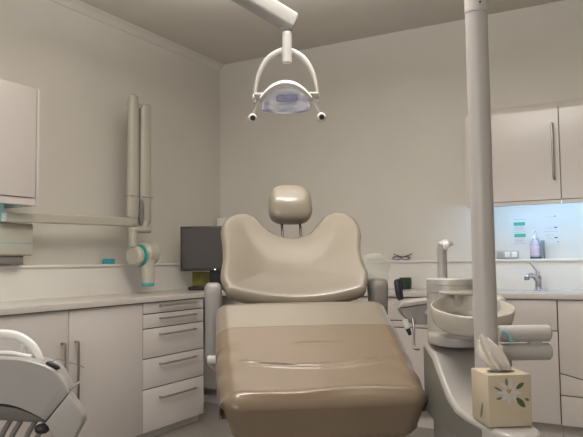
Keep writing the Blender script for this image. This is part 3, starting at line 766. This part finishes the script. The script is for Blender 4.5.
# spring arm: slopes down from the elbow to the lamp
bm = NB(); beam(bm, E0 + Vector((.0, 0, -.04)), tipp - (E0 - tipp).normalized() * .030, .034, .036, .016); sa_ = obj('spring_arm', bm, M['armw'], OL)
bm = NB(); cyl(bm, tipp + Vector((0, 0, -.045)), tipp + Vector((0, 0, -.01)), .0235, 28, .004); obj('arm_end', bm, M['armw'], OL)
bm = NB(); cyl(bm, tipp + Vector((0, 0, -.052)), tipp + Vector((0, 0, -.0455)), .020, 24); obj('swivel_ring', bm, M['hose'], OL)
bm = NB(); cyl(bm, (-.009, 2.43, 1.9625), (-.009, 2.432, 1.842), .0215, 28, .004); sw = obj('swivel', bm, M['clearp'], OL)
bm = NB(); cyl(bm, (-.009, 2.43, 1.963), (-.009, 2.432, 1.846), .0175, 20, .003); obj('swivel_core', bm, M['forkw'], sw)
# fork
L_ = [(-.024, 1.899), (-.050, 1.890), (-.078, 1.872), (-.101, 1.843), (-.117, 1.808), (-.127, 1.770), (-.132, 1.735), (-.134, 1.700)]
full = [(x, z) for x, z in L_[::-1]] + [(-.014, 1.900)] + [(-.028 - x, z) for x, z in L_]
pts = smoothpath([(x, 2.455, z) for x, z in full], 5)
bm = NB(); rings = []
for i, p in enumerate(pts):
    a, b = pts[max(i - 1, 0)], pts[min(i + 1, len(pts) - 1)]
    t_ = (b - a).normalized(); n_ = Vector((t_.z, 0, -t_.x)); s = abs(i / (len(pts) - 1) - .5) * 2
    w = .0165 - .0125 * s; dd = .016 - .004 * s
    rings.append([p + n_ * (w * math.cos(q)) + Vector((0, dd * math.sin(q), 0)) for q in [2 * PI * k / 14 for k in range(14)]])
loft(bm, rings); obj('fork', bm, M['forkw'], OL)
# head
hx_ = -.015
arc = [(-.092, 1.690), (-.076, 1.708), (-.055, 1.726), (-.030, 1.739), (0, 1.744), (.030, 1.739), (.055, 1.726), (.076, 1.708), (.092, 1.690)]
ap = smoothpath([(hx_ + x, 0, z) for x, z in arc], 5)
bm = NB(); rings = []
for i, p in enumerate(ap):
    a, b = ap[max(i - 1, 0)], ap[min(i + 1, len(ap) - 1)]
    t_ = (b - a).normalized(); n_ = Vector((-t_.z, 0, t_.x)); s = abs(i / (len(ap) - 1) - .5) * 2
    w = .0125 - .0085 * s
    rings.append([Vector((p.x, y, p.z)) + n_ * h for y, h in ((2.34, -w * .6), (2.335, 0), (2.34, w), (2.38, w + .004), (2.45, w - .006), (2.45, -w - .006), (2.38, -w * .6))])
loft(bm, rings); obj('hood', bm, M['lampw'], OL)
# back shell of the head behind the reflector
bm = NB(); g = []
for i in range(25):
    s = -1 + 2 * i / 24; x = hx_ + .084 * s
    zt = 1.735 - .045 * abs(s) ** 2.2; zb = 1.656 - .012 * (1 - s * s)
    g.append([(x, 2.40 + .05 * (1 - s * s) * math.sin(PI * k / 12) - .02, zb + (zt - zb) * k / 12) for k in range(13)])
loft(bm, g, closed=False); ro = obj('reflector', bm, M['refl'], OL, sharp=180)
m_ = ro.modifiers.new('thickness', 'SOLIDIFY'); m_.thickness = .004; m_.offset = 1
bm = NB(); g = []
for i in range(25):
    s = -1 + 2 * i / 24; x = hx_ + .087 * s
    zt = 1.733 - .043 * abs(s) ** 2.2; zb = 1.652 - .012 * (1 - s * s)
    g.append([(x, 2.345 - .012 * (1 - s * s), zb + (zt - zb) * k / 8) for k in range(9)])
loft(bm, g, closed=False); gs = obj('lens_shield', bm, M['clearp'], OL, sharp=180)
m_ = gs.modifiers.new('thickness', 'SOLIDIFY'); m_.thickness = .002
bm = NB(); superell(bm, (hx_ + .004, 2.385, 1.700), (.040, .010, .013), 5.0); obj('filter', bm, M['dichro'], OL)['label'] = 'blue filter in front of the bulb'
for s in (-1, 1):
    bm = NB(); box(bm, hx_ + s * .100 - .016, hx_ + s * .100 + .020, 2.36, 2.42, 1.708, 1.717, r=.003); obj('ear', bm, M['lampw'], OL)
    bm = NB(); cyl(bm, (hx_ + s * .112, 2.41, 1.712), (hx_ + s * .124, 2.41, 1.712), .012, 16, .003); obj('pivot', bm, M['lampw'], OL)
    bm = NB(); tube(bm, smoothpath([(hx_ + s * .083, 2.37, 1.694), (hx_ + s * .103, 2.37, 1.675), (hx_ + s * .120, 2.37, 1.645), (hx_ + s * .126, 2.37, 1.633)]), .0042, 10); hn = obj('handle', bm, M['clearp'], OL)
    bm = NB(); cyl(bm, (hx_ + s * .126, 2.39, 1.628), (hx_ + s * .124 + .004, 2.345, 1.620), .0165, 24, .005); kb = obj('grip', bm, M['lampw'], OL)
    bm = NB(); cyl(bm, (hx_ + s * .124 + .004, 2.3452, 1.620), (hx_ + s * .124 + .0045, 2.342, 1.6195), .0095, 20); obj('grip_end', bm, M['black'], kb)['label'] = 'black end of the grip'

# ------------------------------------------------------------------ delivery unit, lower left (frame turned YAW)
DU = thing('delivery_unit', 'grey instrument delivery unit with white arched handle, bottom left', 'dental unit', (-.82, 1.62, 0), YAW)
top = [(-.95, .873), (-.88, .884), (-.80, .890), (-.72, .894), (-.667, .894), (-.605, .888), (-.55, .869), (-.521, .838), (-.509, .812)]
bot = [(-.561, .751), (-.595, .770), (-.631, .784), (-.668, .790), (-.75, .790), (-.85, .784), (-.95, .775)]
ts_ = [(p.x, p.y) for p in smoothpath([(x, z, 0) for x, z in top], 4)]; bs_ = [(p.x, p.y) for p in smoothpath([(x, z, 0) for x, z in bot], 4)]
poly = ts_ + bs_
cxp, czp = -.72, .835
bm = NB(); rings = []
for d, k in ((1.522, .93), (1.515, .985), (1.522, 1.0), (1.535, .995), (1.60, .93), (1.66, .80), (1.68, .6)):
    rings.append([(cxp + (x - cxp) * (1 if x < cxp else k), d, (czp if d > 1.55 else czp) + (z - czp) * (k if d > 1.55 else .5 + k / 2)) for x, z in poly])
rings[0] = [(x + (cxp - x) * .02, 1.5135, z + (czp - z) * .06) for x, z in poly]
rings[1] = [(x + (cxp - x) * .004, 1.516, z + (czp - z) * .015) for x, z in poly]
loft(bm, rings); obj('tray_body', bm, M['tray'], DU, sharp=40)
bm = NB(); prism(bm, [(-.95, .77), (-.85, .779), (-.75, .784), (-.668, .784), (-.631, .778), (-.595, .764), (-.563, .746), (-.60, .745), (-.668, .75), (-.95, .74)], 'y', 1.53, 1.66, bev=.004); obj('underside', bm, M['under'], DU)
bm = NB(); prism(bm, [(-.508, .812), (-.477, .768), (-.475, .748), (-.497, .708), (-.538, .708), (-.561, .747)], 'y', 1.510, 1.545, bev=.005); obj('end_panel', bm, M['unitd'], DU)
hp = smoothpath([(-.86, 1.575, .86), (-.83, 1.575, .905), (-.78, 1.575, .928), (-.72, 1.575, .940), (-.67, 1.575, .941), (-.636, 1.575, .929), (-.612, 1.575, .908), (-.600, 1.575, .884), (-.598, 1.575, .862)], 5)
bm = NB(); tube(bm, hp, .0095, 16); obj('handle', bm, M['white'], DU)
bm = NB(); g = [[(p.x + (-.72 - p.x) * k, 1.577, .865 + (p.z - .865) * (1 - k)) for p in hp] for k in (0.04, .5, .97)]
loft(bm, g, closed=False); hg = obj('handle_panel', bm, M['clearp'], DU); m_ = hg.modifiers.new('thickness', 'SOLIDIFY'); m_.thickness = .003
bm = NB(); tube(bm, [(-.90, 1.56, .905), (-.66, 1.56, .899), (-.612, 1.56, .889)], .005, 10); obj('rail', bm, M['white'], DU)
for x in (-.645, -.628):
    bm = NB(); tube(bm, [(x, 1.59, .875), (x + .002, 1.59, .92)], [.006, .004], 10); obj('instrument', bm, M['white'], DU)
bm = NB(); tube(bm, [(-.566, 1.53, .879), (-.560, 1.53, .876), (-.54, 1.53, .868), (-.534, 1.53, .867)], [.003, .008, .006, .002], 10); obj('clip', bm, M['black'], DU)
bm = NB(); tube(bm, smoothpath([(-.575, 1.55, .873), (-.55, 1.56, .882), (-.53, 1.56, .876), (-.50, 1.56, .868), (-.488, 1.56, .862)]), .0012, 6); obj('wire', bm, M['steel'], DU)
bm = NB(); tube(bm, [(-.512, 1.53, .818), (-.488, 1.53, .835)], .0028, 8); obj('lever', bm, M['unitd'], DU)
bm = NB(); superell(bm, (-.567, 1.512, .735), (.016, .012, .011), 2.4); obj('knob', bm, M['black'], DU)
for x in (-.66, -.635, -.60, -.575):
    bm = NB(); tube(bm, smoothpath([(x, 1.58, .75), (x - .008, 1.575, .735), (x - .028, 1.57, .69), (x - .035, 1.57, .60), (x - .01, 1.58, .5), (x - .08, 1.60, .42), (-.80, 1.62, .40)]), .0062, 10); obj('hose', bm, M['hose'], DU)
bm = NB(); cyl(bm, (-.82, 1.62, .03), (-.82, 1.62, .78), .035, 28); obj('stand', bm, M['unit'], DU)
bm = NB(); superell(bm, (-.82, 1.62, .03), (.2, .2, .03), 4); obj('foot', bm, M['unit'], DU)

# ------------------------------------------------------------------ light
def area(name, loc, rot, sx, sy, power, col):
    l = bpy.data.lights.new(name, 'AREA'); l.shape = 'RECTANGLE'; l.size = sx; l.size_y = sy; l.energy = power; l.color = col
    o = bpy.data.objects.new(name, l); o.location = loc; o.rotation_euler = rot; C.objects.link(o); return o
WARM = (1.0, .955, .905)
area('ceiling_panel_light', (-1.02, 1.62, CE - .10), (0, 0, YAW), 1.1, .34, 21, WARM)
area('added_uplight_fill', (-1.05, 2.05, CE - .34), (math.radians(180), 0, YAW), 1.9, 1.2, 46, WARM)  # fill added to brighten ceiling and walls; no fitting hangs here
area('added_uplight_fill', (-1.98, 3.13, CE - .30), (math.radians(180), 0, YAW), 1.2, .5, 7, WARM)  # weaker second fill, added for the far walls and ceiling only
area('added_front_fill', (-.9, FW + .02, 1.65), (math.radians(90), 0, 0), 2.8, 1.5, 36, (1, .98, .95))  # soft fill added behind the camera; the front wall has no window
w = bpy.data.worlds.new('room_world'); S.world = w; w.use_nodes = True
w.node_tree.nodes['Background'].inputs[0].default_value = (.9, .85, .78, 1); w.node_tree.nodes['Background'].inputs[1].default_value = .05

# ------------------------------------------------------------------ camera
cd = bpy.data.cameras.new('camera'); cam = bpy.data.objects.new('camera', cd); C.objects.link(cam)
cd.sensor_width = 36; cd.lens = 36 * 660 / 583; cd.clip_start = .02
pit = math.atan(42.5 / 660); rol = math.radians(.7)
f = Vector((-math.sin(YAW) * math.cos(pit), math.cos(YAW) * math.cos(pit), math.sin(pit)))
r0 = Vector((math.cos(YAW), math.sin(YAW), 0)); u0 = r0.cross(f)
r = r0 * math.cos(rol) - u0 * math.sin(rol); u = u0 * math.cos(rol) + r0 * math.sin(rol)
mw = Matrix((r, u, -f)).transposed().to_4x4(); mw.translation = (0, 0, H)
cam.matrix_world = mw
S.camera = cam
S.view_settings.view_transform = 'Standard'; S.view_settings.look = 'None'
S.view_settings.exposure = 0.48; S.view_settings.gamma = 1.0
S.cycles.max_bounces = 10
